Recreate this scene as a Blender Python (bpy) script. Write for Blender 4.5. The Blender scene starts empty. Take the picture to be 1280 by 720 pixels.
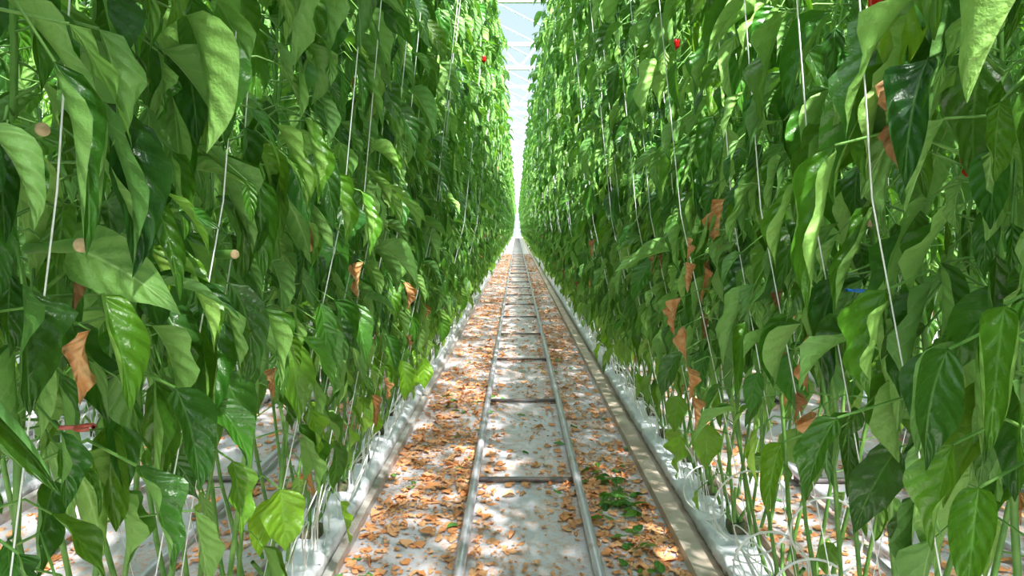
import bpy, math, numpy as np
from mathutils import Vector
rng = np.random.default_rng(7)
scene = bpy.context.scene
scene.view_settings.view_transform = 'Standard'
scene.view_settings.look = 'None'

# ------------------------------------------------------------ node helpers
def new_mat(name):
    m = bpy.data.materials.new(name); m.use_nodes = True
    nt = m.node_tree; nt.nodes.clear()
    out = nt.nodes.new('ShaderNodeOutputMaterial')
    return m, nt, out
def N(nt, typ, **kw):
    n = nt.nodes.new(typ)
    for k, v in kw.items(): setattr(n, k, v)
    return n
def setv(nt, sock, v):
    if isinstance(v, bpy.types.NodeSocket): nt.links.new(v, sock)
    else:
        if isinstance(v, tuple) and len(v) == 3 and sock.type == 'RGBA': v = (*v, 1)
        sock.default_value = v
def math_n(nt, op, a, b=0.0, c=None, clamp=False):
    n = N(nt, 'ShaderNodeMath', operation=op); n.use_clamp = clamp
    setv(nt, n.inputs[0], a); setv(nt, n.inputs[1], b)
    if c is not None: setv(nt, n.inputs[2], c)
    return n.outputs[0]
def mix(nt, f, a, b):
    n = N(nt, 'ShaderNodeMix', data_type='RGBA')
    setv(nt, n.inputs[0], f); setv(nt, n.inputs[6], a); setv(nt, n.inputs[7], b)
    return n.outputs[2]
def sstep(nt, v, lo, hi):
    n = N(nt, 'ShaderNodeMapRange', interpolation_type='SMOOTHSTEP')
    setv(nt, n.inputs[0], v); n.inputs[1].default_value = lo; n.inputs[2].default_value = hi
    return n.outputs[0]
def noise(nt, scale, detail=3, vec=None, rough=0.55):
    n = N(nt, 'ShaderNodeTexNoise'); n.inputs['Scale'].default_value = scale
    n.inputs['Detail'].default_value = detail; n.inputs['Roughness'].default_value = rough
    if vec is None: vec = N(nt, 'ShaderNodeTexCoord').outputs['Object']
    nt.links.new(vec, n.inputs['Vector'])
    return n.outputs['Fac']
def simple(name, col, rough=0.5, metal=0.0, col2=None, nscale=8, bump=0.0, bscale=40, spec=0.5, lo=.38, hi=.66):
    m, nt, out = new_mat(name)
    p = N(nt, 'ShaderNodeBsdfPrincipled')
    c = col
    if col2 is not None:
        c = mix(nt, sstep(nt, noise(nt, nscale, 5), lo, hi), col, col2)
    setv(nt, p.inputs['Base Color'], c)
    p.inputs['Roughness'].default_value = rough; p.inputs['Metallic'].default_value = metal
    p.inputs['Specular IOR Level'].default_value = spec
    if bump:
        b = N(nt, 'ShaderNodeBump'); b.inputs['Strength'].default_value = bump; b.inputs['Distance'].default_value = 0.01
        nt.links.new(noise(nt, bscale, 4), b.inputs['Height']); nt.links.new(b.outputs[0], p.inputs['Normal'])
    nt.links.new(p.outputs[0], out.inputs[0])
    return m

def leaf_material():
    m, nt, out = new_mat('pepper_leaf')
    tint = N(nt, 'ShaderNodeAttribute', attribute_name='tint')
    sp = N(nt, 'ShaderNodeSeparateColor'); nt.links.new(tint.outputs['Color'], sp.inputs[0])
    r, dry, age = sp.outputs[0], sp.outputs[1], sp.outputs[2]
    luv = N(nt, 'ShaderNodeAttribute', attribute_name='luv')
    sx = N(nt, 'ShaderNodeSeparateXYZ'); nt.links.new(luv.outputs['Vector'], sx.inputs[0])
    t, s = sx.outputs[0], sx.outputs[1]
    a = math_n(nt, 'ABSOLUTE', s)
    nzv = noise(nt, 14, 2)
    tt = math_n(nt, 'ADD', t, math_n(nt, 'MULTIPLY', nzv, 0.10))
    f = math_n(nt, 'FRACT', math_n(nt, 'MULTIPLY', math_n(nt, 'SUBTRACT', tt, math_n(nt, 'MULTIPLY', math_n(nt, 'POWER', a, 1.2), 0.24)), 6.0))
    dv = math_n(nt, 'ABSOLUTE', math_n(nt, 'SUBTRACT', f, 0.5))
    lat = math_n(nt, 'MULTIPLY', math_n(nt, 'SUBTRACT', 1.0, sstep(nt, dv, 0.0, 0.05)), 0.4)
    mid = math_n(nt, 'SUBTRACT', 1.0, sstep(nt, a, 0.02, 0.065))
    vein = math_n(nt, 'MAXIMUM', lat, mid)
    green = mix(nt, r, (0.005, 0.038, 0.014), (0.042, 0.185, 0.018))
    green = mix(nt, age, green, (0.26, 0.50, 0.022))
    nz = noise(nt, 22, 3)
    green = mix(nt, math_n(nt, 'MULTIPLY', sstep(nt, nz, 0.35, 0.75), 0.22), green, (0.07, 0.23, 0.025))
    green = mix(nt, math_n(nt, 'MULTIPLY', vein, 0.30), green, (0.22, 0.44, 0.10))
    under = mix(nt, r, (0.09, 0.24, 0.055), (0.27, 0.52, 0.12))
    under = mix(nt, math_n(nt, 'MULTIPLY', vein, 0.5), under, (0.42, 0.64, 0.26))
    under = mix(nt, math_n(nt, 'MULTIPLY', age, 0.7), under, (0.38, 0.60, 0.06))
    geo = N(nt, 'ShaderNodeNewGeometry')
    col = mix(nt, geo.outputs['Backfacing'], green, under)
    drycol = mix(nt, sstep(nt, noise(nt, 60, 5), .35, .65), (0.55, 0.23, 0.07), (0.66, 0.40, 0.19))
    drycol = mix(nt, r, drycol, (0.24, 0.12, 0.055))
    col = mix(nt, dry, col, drycol)
    p = N(nt, 'ShaderNodeBsdfPrincipled'); setv(nt, p.inputs['Base Color'], col)
    rough = math_n(nt, 'ADD', 0.31, math_n(nt, 'MULTIPLY', geo.outputs['Backfacing'], 0.25))
    rough = math_n(nt, 'ADD', rough, math_n(nt, 'MULTIPLY', dry, 0.4))
    setv(nt, p.inputs['Roughness'], rough)
    p.inputs['Specular IOR Level'].default_value = 0.5
    q = sstep(nt, dv, 0.0, 0.45)
    h = math_n(nt, 'MULTIPLY', math_n(nt, 'MINIMUM', q, sstep(nt, a, 0.0, 0.2)), 0.5)
    h = math_n(nt, 'ADD', h, math_n(nt, 'MULTIPLY', noise(nt, 50, 4), 1.1))
    b = N(nt, 'ShaderNodeBump'); b.inputs['Strength'].default_value = 0.7; b.inputs['Distance'].default_value = 0.007
    nt.links.new(h, b.inputs['Height']); nt.links.new(b.outputs[0], p.inputs['Normal'])
    tr = N(nt, 'ShaderNodeBsdfTranslucent')
    tcol = mix(nt, age, (0.18, 0.50, 0.015), (0.52, 0.80, 0.05))
    tcol = mix(nt, dry, tcol, (0.60, 0.28, 0.08))
    setv(nt, tr.inputs['Color'], tcol)
    ms = N(nt, 'ShaderNodeMixShader'); ms.inputs[0].default_value = 0.20
    nt.links.new(p.outputs[0], ms.inputs[1]); nt.links.new(tr.outputs[0], ms.inputs[2])
    nt.links.new(ms.outputs[0], out.inputs[0])
    return m

M_leaf = leaf_material()
M_stem = simple('pepper_stem', (0.11, 0.28, 0.045), 0.5, col2=(0.19, 0.38, 0.08), nscale=15)
M_string = simple('twine_white', (0.92, 0.93, 0.92), 0.6, col2=(0.86, 0.88, 0.89), nscale=30)
M_cut = simple('cut_stem_end', (0.62, 0.46, 0.27), 0.8, col2=(0.44, 0.31, 0.17), nscale=90)

def litter_material():
    m, nt, out = new_mat('dry_fallen_leaf')
    tint = N(nt, 'ShaderNodeAttribute', attribute_name='tint')
    sp = N(nt, 'ShaderNodeSeparateColor'); nt.links.new(tint.outputs['Color'], sp.inputs[0])
    c = mix(nt, sp.outputs[0], (0.66, 0.24, 0.075), (0.74, 0.42, 0.22))
    c = mix(nt, sstep(nt, noise(nt, 40, 3), 0.48, 0.78), c, (0.42, 0.18, 0.08))
    c = mix(nt, sp.outputs[1], c, (0.09, 0.25, 0.04))
    p = N(nt, 'ShaderNodeBsdfPrincipled'); setv(nt, p.inputs['Base Color'], c); p.inputs['Roughness'].default_value = 0.7
    nt.links.new(p.outputs[0], out.inputs[0]); return m
M_litter = litter_material()

def floor_material():
    m, nt, out = new_mat('white_ground_cover')
    tc = N(nt, 'ShaderNodeTexCoord').outputs['Object']
    c = mix(nt, noise(nt, 3.0, 4, tc), (0.44, 0.42, 0.48), (0.66, 0.64, 0.71))
    st = sstep(nt, noise(nt, 2.2, 8, tc, 0.7), 0.40, 0.58)
    st2 = sstep(nt, noise(nt, 24, 6, tc, 0.75), 0.42, 0.60)
    c = mix(nt, math_n(nt, 'MULTIPLY', math_n(nt, 'MULTIPLY', st, st2), 0.75), c, (0.56, 0.28, 0.16))
    st3 = sstep(nt, noise(nt, 75, 5, tc, 0.75), 0.54, 0.66)
    c = mix(nt, math_n(nt, 'MULTIPLY', st3, 0.6), c, (0.26, 0.15, 0.10))
    p = N(nt, 'ShaderNodeBsdfPrincipled'); setv(nt, p.inputs['Base Color'], c); p.inputs['Roughness'].default_value = 0.42
    w = N(nt, 'ShaderNodeBump'); w.inputs['Strength'].default_value = 0.25; w.inputs['Distance'].default_value = 0.01
    nt.links.new(noise(nt, 9, 6, tc), w.inputs['Height']); nt.links.new(w.outputs[0], p.inputs['Normal'])
    nt.links.new(p.outputs[0], out.inputs[0]); return m
M_floor = floor_material()
M_rail = simple('steel_rail_pipe', (0.62, 0.58, 0.67), 0.33, 0.4, col2=(0.38, 0.30, 0.30), nscale=9, bump=0.1, lo=.5, hi=.75)
M_tie = simple('galvanised_tie', (0.26, 0.24, 0.26), 0.5, 0.4, col2=(0.22, 0.16, 0.14), nscale=18)
M_gutter = simple('aluminium_gutter', (0.54, 0.51, 0.50), 0.4, 0.2, col2=(0.36, 0.29, 0.26), nscale=9)
M_beige = simple('beige_edge_strip', (0.52, 0.43, 0.36), 0.5, 0.0, col2=(0.38, 0.28, 0.22), nscale=5)
M_slab = simple('white_slab_film', (0.80, 0.80, 0.87), 0.35, 0, col2=(0.62, 0.62, 0.71), nscale=8, bump=1.0, bscale=18)
M_cube = simple('rockwool_block', (0.20, 0.17, 0.11), 0.95, 0, col2=(0.07, 0.09, 0.035), nscale=30, bump=0.8, bscale=80)
M_white = simple('white_coated_steel', (0.80, 0.85, 0.90), 0.4, 0.0, col2=(0.70, 0.77, 0.84), nscale=4)
M_tube = simple('white_drip_tube', (0.88, 0.88, 0.88), 0.35)
M_red = simple('red_pepper_skin', (0.62, 0.012, 0.01), 0.18, col2=(0.45, 0.01, 0.01), nscale=6)
M_blue = simple('blue_clip_plastic', (0.03, 0.18, 0.6), 0.35)
M_redclip = simple('red_clip_plastic', (0.34, 0.06, 0.04), 0.4)

# ------------------------------------------------------------ mesh builder
class MB:
    def __init__(s): s.v=[];s.q=[];s.m=[];s.t=[];s.l=[];s.n=0
    def add(s, V, Q, mi, tint=None, luv=None):
        V=V.reshape(-1,3); k=len(V)
        s.v.append(V); s.q.append(Q.reshape(-1,4)+s.n); s.m.append(np.full(len(Q.reshape(-1,4)),mi,np.int32))
        s.t.append(np.zeros((k,4)) if tint is None else tint.reshape(-1,4))
        s.l.append(np.full((k,3),0.5) if luv is None else luv.reshape(-1,3)); s.n+=k
    def mesh(s, name, mats, smooth=True):
        V=np.concatenate(s.v).astype(np.float32);Q=np.concatenate(s.q).astype(np.int32)
        me=bpy.data.meshes.new(name)
        me.vertices.add(len(V)); me.vertices.foreach_set('co',V.ravel())
        me.loops.add(Q.size); me.loops.foreach_set('vertex_index',Q.ravel())
        me.polygons.add(len(Q)); me.polygons.foreach_set('loop_start',np.arange(0,Q.size,4,dtype=np.int32))
        try: me.polygons.foreach_set('loop_total',np.full(len(Q),4,np.int32))
        except Exception: pass
        for m in mats: me.materials.append(m)
        me.polygons.foreach_set('material_index',np.concatenate(s.m))
        me.polygons.foreach_set('use_smooth',np.full(len(Q),smooth))
        a=me.attributes.new('tint','FLOAT_COLOR','POINT'); a.data.foreach_set('color',np.concatenate(s.t).astype(np.float32).ravel())
        a=me.attributes.new('luv','FLOAT_VECTOR','POINT'); a.data.foreach_set('vector',np.concatenate(s.l).astype(np.float32).ravel())
        me.update(calc_edges=True); me.validate()
        return me

def add_leaves(mb, P, az, th0, th1, L, W, kap, fold, r0, r1, rip, tint, nt_, ns_, mi=0, power=0.8):
    n=len(P); t=np.linspace(0,1,nt_+1); s=np.linspace(-1,1,ns_+1)
    th=th0[:,None]+(th1-th0)[:,None]*t[None,:]**power
    h=np.stack([np.cos(az),np.sin(az),0*az],-1)
    d=np.cos(th)[...,None]*h[:,None,:]; d=d.copy(); d[...,2]=np.sin(th)
    dm=0.5*(d[:,1:]+d[:,:-1])*(L[:,None,None]/nt_)
    sp=np.concatenate([np.zeros((n,1,3)),np.cumsum(dm,1)],1)+P[:,None,:]
    side=np.stack([h[:,1],-h[:,0],0*az],-1)[:,None,:]+0*d
    nn=np.cross(side,d)
    ro=(r0[:,None]+r1[:,None]*t[None])[...,None]
    sd=np.cos(ro)*side+np.sin(ro)*nn; nm=-np.sin(ro)*side+np.cos(ro)*nn
    prof=(t**0.60)*((1-t)**1.12); prof=prof/prof.max(); prof[-1]=0.0
    prof=np.maximum(prof,0.015)
    w=W[:,None]*0.5*prof[None]
    K=(kap[:,None,None]*(0.55+0.45*np.sin(np.pi*t))[None,:,None]); K=np.where(np.abs(K)<0.05,0.05,K)
    ph=K*s[None,None,:]
    wx=w[...,None]
    ac=wx*np.sin(ph)/K; up=wx*(1-np.cos(ph))/K
    up=up+fold[:,None,None]*np.abs(s)[None,None,:]*wx
    php=rng.uniform(0,6.28,(n,2)); sel=np.where(s<0,0,1)
    fr=rng.uniform(9,17,n)
    up=up+rip[:,None,None]*wx*(s**2)[None,None,:]*np.sin(fr[:,None,None]*t[None,:,None]+php[:,sel][:,None,:])
    V=sp[:,:,None,:]+ac[...,None]*sd[:,:,None,:]+up[...,None]*nm[:,:,None,:]
    idx=np.arange((nt_+1)*(ns_+1)).reshape(nt_+1,ns_+1)
    q=np.stack([idx[:-1,:-1],idx[:-1,1:],idx[1:,1:],idx[1:,:-1]],-1).reshape(-1,4)
    Q=q[None]+(np.arange(n)*(nt_+1)*(ns_+1))[:,None,None]
    T=np.broadcast_to(tint[:,None,:],(n,(nt_+1)*(ns_+1),4))
    lu=np.stack(np.broadcast_arrays(t[:,None],s[None,:],np.zeros((1,1))),-1).reshape(1,-1,3)
    lu=np.broadcast_to(lu,(n,(nt_+1)*(ns_+1),3)).copy()
    mb.add(V,Q,mi,T,lu)

def add_tubes(mb, P, R, m, mi, tint=None):
    n,k,_=P.shape
    T=np.gradient(P,axis=1); T/=np.linalg.norm(T,axis=-1,keepdims=True)+1e-9
    mean=T.mean(1,keepdims=True)
    ref=np.where(np.abs(mean[...,2:3])>0.75,np.array([1.,0,0]),np.array([0,0,1.]))
    A=np.cross(T,ref+0*T); A/=np.linalg.norm(A,axis=-1,keepdims=True)+1e-9
    B=np.cross(T,A)
    an=np.arange(m)*2*np.pi/m
    V=P[:,:,None,:]+R[:,:,None,None]*(np.cos(an)[:,None]*A[:,:,None,:]+np.sin(an)[:,None]*B[:,:,None,:])
    idx=np.arange(k*m).reshape(k,m); nx=np.roll(idx,-1,1)
    q=np.stack([idx[:-1],idx[1:],nx[1:],nx[:-1]],-1).reshape(-1,4)
    Q=q[None]+(np.arange(n)*k*m)[:,None,None]
    mb.add(V,Q,mi)

def add_box(mb, x0,x1,y0,y1,z0,z1, mi=0):
    V=np.array([[x0,y0,z0],[x1,y0,z0],[x1,y1,z0],[x0,y1,z0],[x0,y0,z1],[x1,y0,z1],[x1,y1,z1],[x0,y1,z1]],float)
    Q=np.array([[0,3,2,1],[4,5,6,7],[0,1,5,4],[1,2,6,5],[2,3,7,6],[3,0,4,7]])
    mb.add(V,Q,mi)

def empty(name, loc=(0,0,0)):
    e=bpy.data.objects.new(name,None); e.location=loc; scene.collection.objects.link(e); return e
def obj(name, me, parent=None, loc=(0,0,0), rot=0):
    o=bpy.data.objects.new(name,me); o.location=loc; o.rotation_euler=(0,0,rot)
    scene.collection.objects.link(o)
    if parent: o.parent=parent
    return o

# ------------------------------------------------------------ plant row module
ML=2.0; H0=0.24; H1=4.25
LEAN=0.48
def stem_x(z, f, lean):
    u=np.clip((z-H0)/(H1-H0),0,1)
    return f*(0.05+lean*u**0.85)
def module(name, nt_, ns_, seed, step=0.05, tube=5, big=1.0, zlow=.55):
    global rng
    rng=np.random.default_rng(seed)
    mb=MB()
    Ps=[];stems=[];strs=[]
    per=int(round(ML/0.165))
    for f in (1,-1):
        lean=LEAN if f>0 else 0.42
        for i in range(per):
            y=(i+0.5)*ML/per+rng.uniform(-.04,.04)
            zz=np.linspace(H0,H1,22)
            wob=np.cumsum(rng.normal(0,0.010,22)); wob2=np.cumsum(rng.normal(0,0.012,22))
            xs=stem_x(zz,f,lean)+wob*0.6; ys=y+wob2
            stems.append(np.stack([xs,ys,zz],-1))
            if i%2==0:
                ys0=y+rng.uniform(-.05,.05); fo=rng.uniform(.10,.24)
                zs=zz[[0,7,14,21]].copy(); zs[0]=.15
                strs.append(np.stack([stem_x(zs,f,lean)+f*fo*np.array([.3,1,1,.5]),ys0+rng.uniform(-.03,.03,4),zs],-1))
            stp=step if f>0 else step*1.25
            nodes=np.arange(0.45+rng.uniform(0,.07),H1,stp)
            keep=rng.uniform(0,1,len(nodes))<np.clip((nodes-zlow)/0.50,0.0,1)**0.8+0.04
            nodes=nodes[keep]; nodes=nodes+rng.uniform(-.02,.02,len(nodes))
            px=np.interp(nodes,zz,xs); py=np.interp(nodes,zz,ys)
            base_az=0.0 if f>0 else np.pi
            k=len(nodes)
            az=base_az+np.where(rng.uniform(0,1,k)<.76,rng.normal(0,0.9,k),rng.uniform(-np.pi,np.pi,k))
            Ps.append((px,py,nodes,az))
    stems=np.array(stems)
    R=np.interp(stems[...,2],[H0,.8,H1],[0.0072,0.0056,0.003])
    R=R*(1+0.25*(rng.uniform(0,1,R.shape)>.6))
    add_tubes(mb,stems,R,7 if tube>4 else 3,1)
    strs=np.array(strs); add_tubes(mb,strs,np.full(strs.shape[:2],0.0015 if tube>4 else 0.0022),4,2)
    px,py,pz,az=[np.concatenate([p[i] for p in Ps]) for i in range(4)]
    n=len(px)
    pl=rng.uniform(0.02,0.20,n)
    h=np.stack([np.cos(az),np.sin(az),0*az],-1)
    P0=np.stack([px,py,pz],-1)
    P1=P0+h*(pl*0.6)[:,None]+np.array([0,0,1])*(pl*rng.uniform(.0,.35,n))[:,None]
    P2=P0+h*pl[:,None]+np.array([0,0,1])*(pl*rng.uniform(-.45,.15,n))[:,None]
    add_tubes(mb,np.stack([P0,P1,P2],1),np.tile([0.0026,0.0021,0.0019],(n,1)),4 if tube>4 else 3,1)
    L=rng.uniform(0.075,0.235,n)*big; W=L*rng.uniform(.30,.50,n)
    az2=az+rng.normal(0,.5,n)
    th0=rng.uniform(-1.5,-0.6,n); th1=np.clip(th0-rng.uniform(.1,.9,n),-1.9,-1.3)
    up_=rng.uniform(0,1,n)<.09
    th0=np.where(up_,rng.uniform(-.4,.3,n),th0); th1=np.where(up_,th0-rng.uniform(.6,1.3,n),th1)
    rolled=rng.uniform(0,1,n)<.52
    kap=np.where(rolled,rng.uniform(1.2,2.8,n),rng.normal(.4,.6,n))
    fold=rng.uniform(0.0,.6,n)
    r0=rng.normal(0,.6,n); r1=rng.normal(0,1.2,n); rip=rng.uniform(.05,.40,n)
    low=np.clip((1.10-pz)/0.5,0,1)
    age=np.clip(rng.beta(.8,7,n)+low*rng.uniform(0,.95,n),0,1)
    lowb=(rng.uniform(0,1,n)<low*.6)
    W=np.where(lowb,L*rng.uniform(.45,.62,n),W); kap=np.where(lowb,rng.normal(.4,.4,n),kap); th0=np.where(lowb,rng.uniform(-1.5,-1.0,n),th0)
    dry=((rng.uniform(0,1,n)<(0.003+0.045*np.exp(-((pz-1.05)/.35)**2)))).astype(float)
    L=np.where(dry>0,L*.70,L); W=np.where(dry>0,L*.42,W); th0=np.where(dry>0,-1.2,th0); th1=np.where(dry>0,-1.65,th1)
    P2[:,0]+=dry*.02*np.sign(np.cos(az))
    kap=np.where(dry>0,rng.uniform(2.2,3.2,n),kap); rip=np.where(dry>0,.6,rip); r1=np.where(dry>0,rng.normal(0,3.,n),r1)
    tint=np.stack([rng.uniform(0,1,n)**1.3,dry,age,np.ones(n)],-1)
    add_leaves(mb,P2,az2,th0,th1,L,W,kap,fold,r0,r1,rip,tint,nt_,ns_)
    return mb.mesh(name,[M_leaf,M_stem,M_string])

near=[module('pepper_foliage_near_%d'%i,11,8,100+i,step=.0285,big=1.04,zlow=.90 if i%3<2 else .74) for i in range(6)]
midm=[module('pepper_foliage_mid_%d'%i,6,4,200+i,tube=3,step=.032) for i in range(3)]
farm=[module('pepper_foliage_far_%d'%i,4,2,300+i,tube=3,step=.038) for i in range(3)]

XC=0.96; PITCH=1.93; YS=-1.2; NMOD=52
def row(xc, facing, main, nmod, seed):
    e=empty('pepper_plant_row',(xc,0,0))
    rr=np.random.default_rng(seed)
    for k in range(nmod):
        y=YS+k*ML
        if main and k<3: me=near[k+(0 if facing>0 else 3)]
        elif k<8: me=midm[rr.integers(3)]
        else: me=farm[rr.integers(3)]
        if facing>0: obj('plant_group_%d'%k,me,e,(0,y,0),0)
        else: obj('plant_group_%d'%k,me,e,(0,y+ML,0),math.pi)
    return e
rowL=row(-XC-0.04,1,True,NMOD,1); rowR=row(XC,-1,True,NMOD,2)
row(-XC-PITCH,1,False,20,3); row(XC+PITCH,-1,False,20,4)
row(-XC-2*PITCH,1,False,12,5); row(XC+2*PITCH,-1,False,12,6)

# foremost individual leaves growing from the aisle-side stems (world coordinates)
# x, y, z(base), azimuth(deg), pitch0, pitch1, L, W, curl, fold, roll, r, age
HERO_R=[
 (.447,1.10,1.66,200,-1.2,-1.60,.270,.100,2.5,.2,.3,.95,.15),
 (.53,1.00,1.77,215,-0.9,-1.65,.195,.085,1.5,.2,-.2,.10,.0),
 (.55,.95,1.36,205,-0.9,-1.75,.180,.072,1.2,.4,.5,.35,.05),
 (.55,.93,1.23,215,-1.0,-1.5,.150,.070,.6,.4,-.3,.85,.30),
 (.54,1.10,1.43,200,-1.1,-1.7,.18,.090,1.9,.4,.2,.9,.18),
 (.47,1.10,1.22,190,-0.9,-1.5,.15,.060,.9,.4,.6,.4,.08),
 (.575,.88,1.43,225,-1.1,-1.6,.19,.085,2.3,.1,.0,.95,.2),
 (.57,.90,1.18,230,-0.8,-1.4,.15,.065,1.2,.3,.0,.8,.2),
 (.54,1.50,1.05,210,-1.0,-1.6,.165,.070,1.6,.3,.2,.5,.42),
 (.57,2.55,.74,220,-1.3,-1.6,.17,.12,.2,.1,.1,.6,.70),
 (.66,2.50,.80,240,-1.3,-1.55,.17,.11,.2,.1,-.2,.6,.60),
 (.60,2.70,.86,220,-1.2,-1.5,.15,.09,.3,.1,.3,.6,.45),
 (.62,1.25,1.90,200,-.9,-1.6,.18,.075,1.2,.2,-.3,.3,.05),
 (.50,1.35,1.62,170,-1.0,-1.6,.18,.07,2.2,.2,.3,.8,.2),
 (.56,1.15,1.80,190,-1.1,-1.6,.20,.085,2.3,.2,.3,.9,.2),
]
HERO_L=[
 (-.575,1.70,1.80,-20,-1.2,-1.6,.215,.095,1.9,.1,.2,.95,.28),
 (-.56,1.90,1.68,-30,-1.1,-1.6,.21,.09,2.0,.1,-.3,.95,.30),
 (-.52,2.05,1.64,-30,-1.2,-1.6,.20,.085,1.8,.1,.3,.8,.2),
 (-.65,1.20,1.66,-40,-1.2,-1.6,.155,.065,2.4,.2,.0,.9,.15),
 (-.62,1.10,1.48,-10,-0.6,-1.5,.175,.062,1.6,.3,.2,.9,.35),
 (-.62,.92,1.44,-30,-0.9,-1.5,.17,.072,1.7,.3,.3,.9,.28),
 (-.59,1.05,1.28,-30,-0.9,-1.6,.17,.070,1.0,.4,-.3,.3,.03),
 (-.60,.95,1.19,-15,-0.9,-1.5,.16,.070,1.1,.3,.2,.4,.05),
 (-.655,1.40,1.04,-40,-1.2,-1.6,.165,.075,.6,.2,.2,.6,.35),
 (-.70,1.80,.82,-40,-1.3,-1.6,.17,.12,.3,.1,-.1,.7,.70),
 (-.67,2.00,.99,-40,-1.2,-1.6,.165,.09,.4,.2,.3,.7,.62),
 (-.63,.95,1.88,-30,-0.9,-1.6,.18,.070,1.0,.3,.3,.2,.0),
 (-.63,1.20,1.84,-40,-1.0,-1.6,.18,.080,.8,.3,-.4,.1,.0),
 (-.66,.86,1.85,-40,-0.9,-1.6,.17,.07,1.5,.2,.1,.5,.1),
 (-.69,.92,1.66,-60,-0.2,-0.9,.075,.060,.2,.1,.0,.8,.2),
 (-.61,3.50,.80,-50,-1.3,-1.6,.18,.11,.3,.1,.0,.6,.75),
 (-.56,3.60,.84,-50,-1.3,-1.6,.17,.10,.3,.1,.3,.6,.65),
 (-.60,1.45,1.36,-30,-0.9,-1.6,.18,.08,1.9,.2,.3,.6,.15),
]
rng=np.random.default_rng(11)
for lst,par,xo in((HERO_R,rowR,.80),(HERO_L,rowL,-.84)):
    A=np.array(lst); mb=MB(); n=len(A)
    P=A[:,:3].copy(); off=np.array(par.location); P-=off
    one=np.ones(n)
    add_leaves(mb,P,np.radians(A[:,3]),A[:,4],A[:,5],A[:,6],A[:,7],A[:,8],A[:,9],A[:,10],rng.normal(0,.7,n),one*.3,np.stack([A[:,11],0*one,A[:,12],one],-1),18,12)
    node=P.copy(); node[:,0]=(xo+np.sign(-xo)*0.10*np.clip(A[:,2]-.5,0,3))-off[0]; node[:,2]-=.01; node[:,1]+=.05
    midp=(node+P)/2; midp[:,2]+=.035
    add_tubes(mb,np.stack([node,midp,P],1),np.tile([.0032,.0026,.0022],(n,1)),7,1)
    obj('front_leaves',mb.mesh('front_leaves',[M_leaf,M_stem]),par)

def stub(par,p,tip,r):
    mb=MB(); p=np.array(p)-np.array(par.location); tip=np.array(tip)-np.array(par.location)
    t=np.linspace(0,1,5)[:,None]; P=(p*(1-t)+tip*t); R=r*np.array([.8,.75,.8,.98,1.0])
    add_tubes(mb,P[None],R[None],14,0)
    dd=(tip-p)/np.linalg.norm(tip-p)
    add_tubes(mb,np.array([[tip,tip+dd*.0025,tip+dd*.003]]),np.array([[r*1.0,r*.85,.0001]]),14,1)
    obj('cut_side_shoot',mb.mesh('cut_side_shoot',[M_stem,M_cut]),par)
stub(rowL,(-.76,.94,1.640),(-.625,.83,1.648),.0085)
stub(rowL,(-.76,.98,1.500),(-.612,.87,1.508),.0095)
stub(rowL,(-.74,1.36,1.475),(-.560,1.22,1.483),.0085)
stub(rowR,(.78,1.55,1.52),(.69,1.45,1.54),.008)
def clip(par,p,mat,r=.011):
    mb=MB(); a=np.linspace(0,2*np.pi*.9,22); p=np.array(p)-np.array(par.location)
    P=np.stack([p[0]+r*np.cos(a),p[1]+r*np.sin(a),p[2]+0*a],-1)[None]
    add_tubes(mb,P,np.full((1,22),.0028),6,0)
    add_tubes(mb,np.array([[[p[0]-r,p[1],p[2]],[p[0]-r-.018,p[1]-.008,p[2]+.002]]]),np.full((1,2),.003),6,0)
    obj('stem_clip',mb.mesh('stem_clip',[mat]),par)
clip(rowL,(-.62,.87,1.27),M_redclip,.011); clip(rowR,(.55,1.20,1.42),M_blue,.011); clip(rowR,(.66,1.15,1.30),M_redclip)
def drybunch(par,pts):
    mb=MB(); P=np.array(pts,float)-np.array(par.location); n=len(P); o=np.ones(n)
    L=rng.uniform(.07,.13,n)
    add_leaves(mb,P,rng.uniform(0,6.28,n),o*-1.1,o*-1.65,L,L*.5,rng.uniform(1.8,2.8,n),o*.2,rng.normal(0,.6,n),rng.normal(0,3,n),o*.5,np.stack([rng.uniform(0,.3,n),o,0*o,o],-1),14,10)
    node=P+np.array([.14 if par is rowR else -.14,.03,.02])
    add_tubes(mb,np.stack([node,(node+P)/2+[0,0,.02],P],1),np.tile([.002,.0016,.0014],(n,1)),5,1)
    obj('dry_leaves',mb.mesh('dry_leaves',[M_leaf,M_stem]),par)
drybunch(rowR,[(.49,2.2,1.42),(.49,2.25,1.30),(.48,2.2,1.21),(.50,2.2,1.08),(.48,2.15,1.50),(.52,2.2,.98),(.56,1.4,1.15)])
drybunch(rowL,[(-.60,.86,1.40),(-.55,2.2,1.42),(-.55,2.25,1.25),(-.53,2.9,1.3),(-.57,2.6,.95),(-.59,1.5,1.22)])

# ------------------------------------------------------------ floor
YE=YS+NMOD*ML+4
mb=MB(); add_box(mb,-12,12,-6,YE+4,-0.1,0.0); obj('floor',mb.mesh('floor',[M_floor],False))

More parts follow.
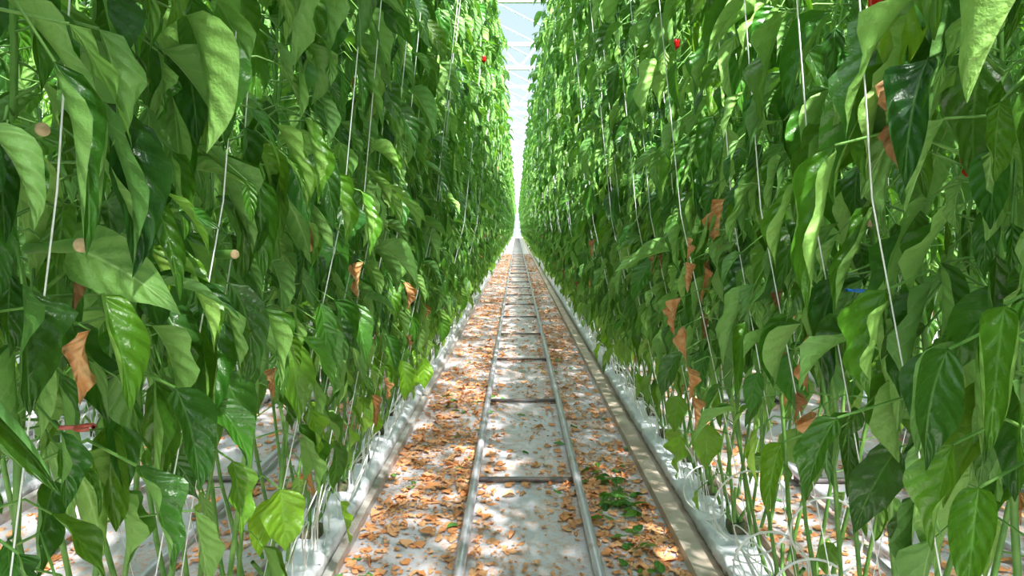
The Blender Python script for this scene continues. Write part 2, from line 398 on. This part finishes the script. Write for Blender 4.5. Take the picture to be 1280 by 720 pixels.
def tube_line(mb,x,z,y0,y1,r,m=16,mi=0,seg=12):
    ys=np.linspace(y0,y1,seg); P=np.stack([np.full(seg,x),ys,np.full(seg,z)],-1)[None]
    add_tubes(mb,P,np.full((1,seg),r),m,mi)
for k,ax in enumerate((0,-PITCH,PITCH,-2*PITCH,2*PITCH)):
    mb=MB(); y1=YE-4 if k==0 else 40
    tube_line(mb,ax-.30,.062,-1.5,y1,.0235); tube_line(mb,ax+.30,.062,-1.5,y1,.0235)
    yy=2.10-1.9*2
    while yy<y1:
        add_box(mb,ax-.30,ax+.30,yy-.018,yy+.018,.010,.030,1)
        for sx in(-.30,.30):
            add_box(mb,ax+sx-.06,ax+sx+.06,yy-.05,yy+.05,.0,.008,1)
            add_box(mb,ax+sx-.012,ax+sx+.012,yy-.02,yy+.02,.008,.045,1)
        yy+=1.9
    obj('pipe_rail_track',mb.mesh('pipe_rail_track',[M_rail,M_tie],True))

def extrude_profile(mb, prof, y0,y1, mi=0):
    prof=np.array(prof); k=len(prof)
    V=np.concatenate([np.c_[prof[:,0],np.full(k,y0),prof[:,1]],np.c_[prof[:,0],np.full(k,y1),prof[:,1]]])
    i=np.arange(k); j=(i+1)%k
    mb.add(V,np.stack([i,j,j+k,i+k],-1),mi)
def gutter(xc, sgn, inner, y1, edge_w, mat):
    mb=MB()
    a=inner; o=xc-sgn*0.16; b=a-sgn*edge_w
    prof=[(a,0),(a,.055),(b,.062),(b,.03),(o,.03),(o,.062),(o-sgn*.02,.055),(o-sgn*.02,.0)]
    extrude_profile(mb,prof,-1.4,y1)
    return obj('growing_gutter',mb.mesh('growing_gutter',[mat],False))
gutter(-XC-.04,1,-.845,YE-4,.035,M_gutter)
gutter(XC,-1,.715,YE-4,.085,M_beige)
for s in(-1,1):
    for k in(1,2): gutter(s*(XC+k*PITCH),-s,s*(XC+k*PITCH-.17),40,.04,M_gutter)

def slab_mesh(seed):
    r=np.random.default_rng(seed); mb=MB()
    ny,na=30,26; ys=np.linspace(.0,1.0,ny); an=np.arange(na)*2*np.pi/na
    endf=np.clip(np.minimum(ys,1-ys)/.03,0.0,1)**.5*.5+.5
    V=np.zeros((ny,na,3))
    c,s=np.cos(an),np.sin(an)
    ex=np.sign(c)*np.abs(c)**.5*.108; ez=np.sign(s)*np.abs(s)**.5*.045
    V[...,0]=ex[None]*(1+.0*endf[:,None])+r.normal(0,.003,(ny,na)); V[...,1]=ys[:,None]; V[...,2]=.085-.009+ez[None]*endf[:,None]+r.normal(0,.003,(ny,na))
    idx=np.arange(ny*na).reshape(ny,na); nx=np.roll(idx,-1,1)
    mb.add(V,np.stack([idx[:-1],nx[:-1],nx[1:],idx[1:]],-1),0)
    for yc in r.uniform(-.05,.05,2)+np.array([.25,.75]):
        w=.042; xo=r.uniform(-.03,.0)
        zz=np.array([.112,.116,.16,.168]); ww=np.array([w,w+.004,w+.002,w-.008])
        aa=np.arange(16)*2*np.pi/16; cc,ss=np.cos(aa),np.sin(aa)
        sq=np.stack([np.sign(cc)*np.abs(cc)**.35,np.sign(ss)*np.abs(ss)**.35],-1)
        ring=[np.c_[sq*wk,np.full(16,zk)] for wk,zk in zip(ww,zz)]
        ring.append(np.c_[sq*.001,np.full(16,.168)])
        Vc=np.array(ring)+np.array([xo,yc,0]); Vc+=r.normal(0,.0025,Vc.shape)
        k=len(ring); idx=np.arange(k*16).reshape(k,16); nx=np.roll(idx,-1,1)
        mb.add(Vc,np.stack([idx[:-1],nx[:-1],nx[1:],idx[1:]],-1),1)
        for f in(-1,1):
            for yo in(-.10,.10):
                p=np.array([[0.01*f+xo,yc,.16],[.03*f,yc+.5*yo,.21],[.05*f,yc+yo,.29]])[None]
                add_tubes(mb,p,np.array([[.009,.008,.0075]]),8,2)
        for q in range(4):
            yp=yc+r.uniform(-.12,.12)
            peg=np.array([[.03,yp,.12],[.032,yp,.22]])[None]; add_tubes(mb,peg,np.full((1,2),.0045),6,3)
            t=np.linspace(0,1,22); hh=r.uniform(.08,.38); yo=r.uniform(-.25,.25); bx=r.uniform(.02,.15)
            P=np.stack([.032+bx*np.sin(np.pi*t)+.03*t,yp+yo*t+.07*np.sin(2*np.pi*t),.22*(1-t)+.09*t+hh*np.sin(np.pi*t)**.8],-1)[None]
            add_tubes(mb,P,np.full((1,22),.0030),6,3)
    return mb.mesh('slab_%d'%seed,[M_slab,M_cube,M_stem,M_tube])
slabs=[slab_mesh(i) for i in range(5)]
def slabrow(xc,sgn,n,seed):
    e=empty('substrate_slab_row',(xc,0,0)); r=np.random.default_rng(seed)
    for k in range(n):
        y=-1.2+k
        o=obj('slab_%d'%k,slabs[r.integers(5)],e,(0,y if sgn>0 else y+1,0),0 if sgn>0 else math.pi)
    return e
slabrow(-XC-.03,1,70,1); sr=slabrow(XC-.015,-1,70,2)
for s in(-1,1): slabrow(s*(XC+PITCH),-s,24,5+s); slabrow(s*(XC+2*PITCH),-s,20,9+s)
# larger coiled feed tubes on the near right slabs
mb=MB()
for (cx,cy,cz,rr_) in ((-.12,2.45,.48,.15),(-.14,2.2,.38,.13),(-.15,1.85,.46,.13),(.0,1.6,.50,.14),(-.10,3.1,.30,.12),(-.05,2.0,.60,.11)):
    a=np.linspace(-1.9,4.4,34); P=np.stack([cx+rr_*.9*np.cos(a),cy+.05*a/3,cz+rr_*np.sin(a)],-1)
    P=np.concatenate([[[cx*.3-.02,cy-.1,.12]],P,[[cx*.3+.03,cy+.12,.12]]])[None]
    add_tubes(mb,P,np.full((1,P.shape[1]),.0036),7,0)
obj('feed_tubes',mb.mesh('feed_tubes',[M_tube]),sr)

# ------------------------------------------------------------ leaf litter
rng=np.random.default_rng(5)
def litter(name,n,xr,yr,ydist,green=.05,cx=0.0):
    mb=MB(); x=rng.uniform(*xr,n*4)
    y=yr[0]+(yr[1]-yr[0])*rng.uniform(0,1,n*4)**ydist
    dens=.5+.5*np.sin(x*5.1+1.3*np.sin(y*2.3))*np.sin(y*3.1+2*np.sin(x*4))
    dens=dens**1.4*.85+.13
    dens*=np.where(np.abs(x-cx)<.27,.32,1.0)
    k=rng.uniform(0,1,n*4)<dens; x=x[k][:n];y=y[k][:n];m=len(x)
    for sx in(-.30,.30):
        dx=x-(cx+sx); x=np.where(np.abs(dx)<.045,cx+sx+np.where(dx<0,-1,1)*(.045+rng.uniform(0,.03,m)),x)
    P=np.stack([x,y,rng.uniform(.004,.012,m)],-1)
    L=rng.choice([1,1.9,3.6],m,p=[.60,.27,.13])*rng.uniform(.010,.024,m); W=L*rng.uniform(.45,.95,m)
    g=(rng.uniform(0,1,m)<green).astype(float); L=np.where(g>0,rng.uniform(.05,.10,m),L); W=np.where(g>0,L*.5,W)
    tint=np.stack([rng.uniform(0,1,m),g,g*0,g*0+1],-1)
    add_leaves(mb,P,rng.uniform(0,6.28,m),rng.uniform(-.05,.2,m),rng.uniform(-.2,.05,m),L,W,rng.normal(0,.9,m),rng.uniform(0,.2,m),rng.normal(0,.12,m),rng.normal(0,.2,m),rng.uniform(0,.5,m),tint,4,3)
    return obj(name,mb.mesh(name,[M_litter]))
litter('fallen_leaf_litter',38000,(-.83,.70),(1.0,40),1.9,.008)
litter('fallen_leaf_litter',12000,(-2.7,-1.18),(.3,18),1.3,.008,-PITCH)
litter('fallen_leaf_litter',12000,(1.16,2.7),(.3,18),1.3,.008,PITCH)
mb=MB(); m=46
P=np.stack([rng.normal(.50,.06,m),rng.normal(3.75,.25,m),rng.uniform(.01,.05,m)],-1)
P2=np.stack([rng.normal(.50,.06,20),rng.normal(2.95,.2,20),rng.uniform(.01,.04,20)],-1); P=np.concatenate([P,P2]); P[:,0]=np.clip(P[:,0],.40,.60); m=len(P)
L=rng.uniform(.06,.12,m)
add_leaves(mb,P,rng.uniform(0,6.28,m),rng.uniform(-.1,.4,m),rng.uniform(-.5,.0,m),L,L*.45,rng.normal(.6,.8,m),rng.uniform(0,.3,m),rng.normal(0,.4,m),rng.normal(0,.4,m),rng.uniform(0,.3,m),np.stack([rng.uniform(0,1,m),0*L,rng.uniform(0,.3,m),0*L+1],-1),7,4)
obj('dropped_green_leaves',mb.mesh('dropped_green_leaves',[M_leaf]))

# ------------------------------------------------------------ greenhouse structure
mb=MB()
BAY=4.5; y=-3.0+.4; XH=9.6
def bar(p,q,r,mi=0,m=6): add_tubes(mb,np.array([[p,q]],float),np.full((1,2),r),m,mi)
while y<YE:
    add_box(mb,-XH,XH,y-.04,y+.04,5.00,5.08); add_box(mb,-XH,XH,y-.04,y+.04,5.50,5.58)
    xx=-XH
    while xx<XH-.01:
        bar((xx,y,5.05),(xx+.4,y,5.52),.022); bar((xx+.4,y,5.52),(xx+.8,y,5.05),.022); xx+=.8
    for px_ in(-4.83,4.83):
        add_box(mb,px_-.05,px_+.05,y-.05,y+.05,0,5.5)
    y+=BAY
for rc in(-XC-.04,XC):
    for dx in(-.5,.56):
        tube_line(mb,rc+(dx if rc<0 else -dx),4.28,-1.2,YE-5,.003,6)
obj('roof_truss_frame',mb.mesh('roof_truss_frame',[M_white],False))
mb=MB(); gl=MB()
for xg in np.arange(-8.8,9.0,3.2):
    add_box(mb,xg-.08,xg+.08,-3,YE,5.56,5.70)
for xr_ in np.arange(-10.4,9.0,3.2):
    add_box(mb,xr_-.03,xr_+.03,-3,YE,6.42,6.50)
    for s in(-1,1):
        yy=-3.0
        while yy<YE:
            add_tubes(mb,np.array([[[xr_,yy,6.45],[xr_+s*1.6,yy,5.66]]]),np.full((1,2),.022),4,0); yy+=1.5
        V=np.array([[xr_,-3,6.47],[xr_+s*1.6,-3,5.69],[xr_+s*1.6,YE,5.69],[xr_,YE,6.47]],float)
        gl.add(V,np.array([[0,1,2,3]]),0)
obj('roof_glazing_bars',mb.mesh('roof_glazing_bars',[M_white],False))
m,nt,out=new_mat('diffuse_greenhouse_glass')
tr=N(nt,'ShaderNodeBsdfTransparent'); tr.inputs[0].default_value=(.95,.98,1,1)
tl=N(nt,'ShaderNodeBsdfTranslucent'); tl.inputs[0].default_value=(.80,.93,1,1)
ms=N(nt,'ShaderNodeMixShader'); ms.inputs[0].default_value=.02
nt.links.new(tr.outputs[0],ms.inputs[1]);nt.links.new(tl.outputs[0],ms.inputs[2]);nt.links.new(ms.outputs[0],out.inputs[0])
M_glass=m
obj('roof_glass',gl.mesh('roof_glass',[M_glass],False))
mb=MB()
for xg in np.arange(-9.6,9.7,1.6): add_box(mb,xg-.04,xg+.04,YE-.04,YE+.04,0,5.6)
for z in(0.1,1.2,2.4,3.6,4.8): add_box(mb,-9.6,9.6,YE-.03,YE+.03,z-.03,z+.03)
mb.add(np.array([[-9.6,YE,0],[9.6,YE,0],[9.6,YE,5.6],[-9.6,YE,5.6]],float),np.array([[0,1,2,3]]),1)
obj('wall_back',mb.mesh('wall_back',[M_white,M_glass],False))

# ------------------------------------------------------------ red bell peppers (hang on the plants)
def pepper(loc,sc=1.0,rot=0):
    par=rowR if loc[0]>0 else rowL
    mb=MB(); nz,na=20,36; v=np.linspace(0,1,nz); a=np.arange(na)*2*np.pi/na
    prof=np.array([.002,.35,.62,.80,.92,.98,1.0,1.0,.99,.98,.96,.94,.91,.88,.84,.78,.68,.52,.28,.002])
    zz=-v*.095; zz=zz+.010*np.exp(-((v-.12)/.08)**2); zz[0]=-.012
    lob=1+.09*np.cos(3*a)[None]*(.4+.6*v[:,None])
    r=prof[:,None]*.036*lob
    V=np.stack([r*np.cos(a),r*np.sin(a),zz[:,None]+0*r - (.006*np.cos(3*a)[None]*v[:,None]**4)],-1)*sc
    idx=np.arange(nz*na).reshape(nz,na); nx=np.roll(idx,-1,1)
    mb.add(V,np.stack([idx[:-1],idx[1:],nx[1:],nx[:-1]],-1),0)
    add_tubes(mb,np.array([[[0,0,-.012],[0,0,.01],[.004,0,.03],[.012,0,.045]]])*sc,np.array([[.014,.005,.0042,.005]])*sc,8,1)
    obj('red_bell_pepper',mb.mesh('pepper',[M_red,M_stem]),par,tuple(np.array(loc)-np.array(par.location)),rot)
pepper((.50,1.08,1.895),.5); pepper((.80,1.3,1.68),.6); pepper((.38,8,3.70)); pepper((.51,2.5,2.20),.4); pepper((-.40,7.2,3.3),.8); pepper((-.56,4.6,2.7),.6)

# ------------------------------------------------------------ world, sun, camera
w=bpy.data.worlds.new('sky'); scene.world=w; w.use_nodes=True
nt=w.node_tree; bg=nt.nodes['Background']
tc=nt.nodes.new('ShaderNodeTexCoord'); sx=nt.nodes.new('ShaderNodeSeparateXYZ'); nt.links.new(tc.outputs['Generated'],sx.inputs[0])
cr=nt.nodes.new('ShaderNodeValToRGB'); nt.links.new(sx.outputs[2],cr.inputs[0])
e=cr.color_ramp.elements
e[0].position=0; e[0].color=(.90,.96,.98,1); e[1].position=1; e[1].color=(3.5,3.9,4.1,1)
e2=e.new(.30); e2.color=(.60,.78,.90,1); e3=e.new(.5); e3.color=(3.0,3.4,3.6,1)
nt.links.new(cr.outputs[0],bg.inputs[0]); bg.inputs[1].default_value=1.0
sl=bpy.data.lights.new('sun','SUN'); sl.energy=23; sl.angle=math.radians(2); sl.color=(1,.97,.88)
so=bpy.data.objects.new('sun',sl); scene.collection.objects.link(so)
el=math.radians(56); azs=math.radians(-90+33)
dirv=Vector((math.cos(el)*math.cos(azs),math.cos(el)*math.sin(azs),math.sin(el)))
so.rotation_euler=dirv.to_track_quat('Z','Y').to_euler(); so.location=(4,-6,12)

cam=bpy.data.cameras.new('camera'); co=bpy.data.objects.new('camera',cam); scene.collection.objects.link(co)
cam.sensor_width=36; cam.lens=24; cam.clip_start=.02; cam.clip_end=400
co.location=(-.055,0,1.53)
pitch=math.atan(75/853); yaw=math.atan(6/853)
co.rotation_euler=(math.pi/2-pitch,0,yaw)
scene.camera=co
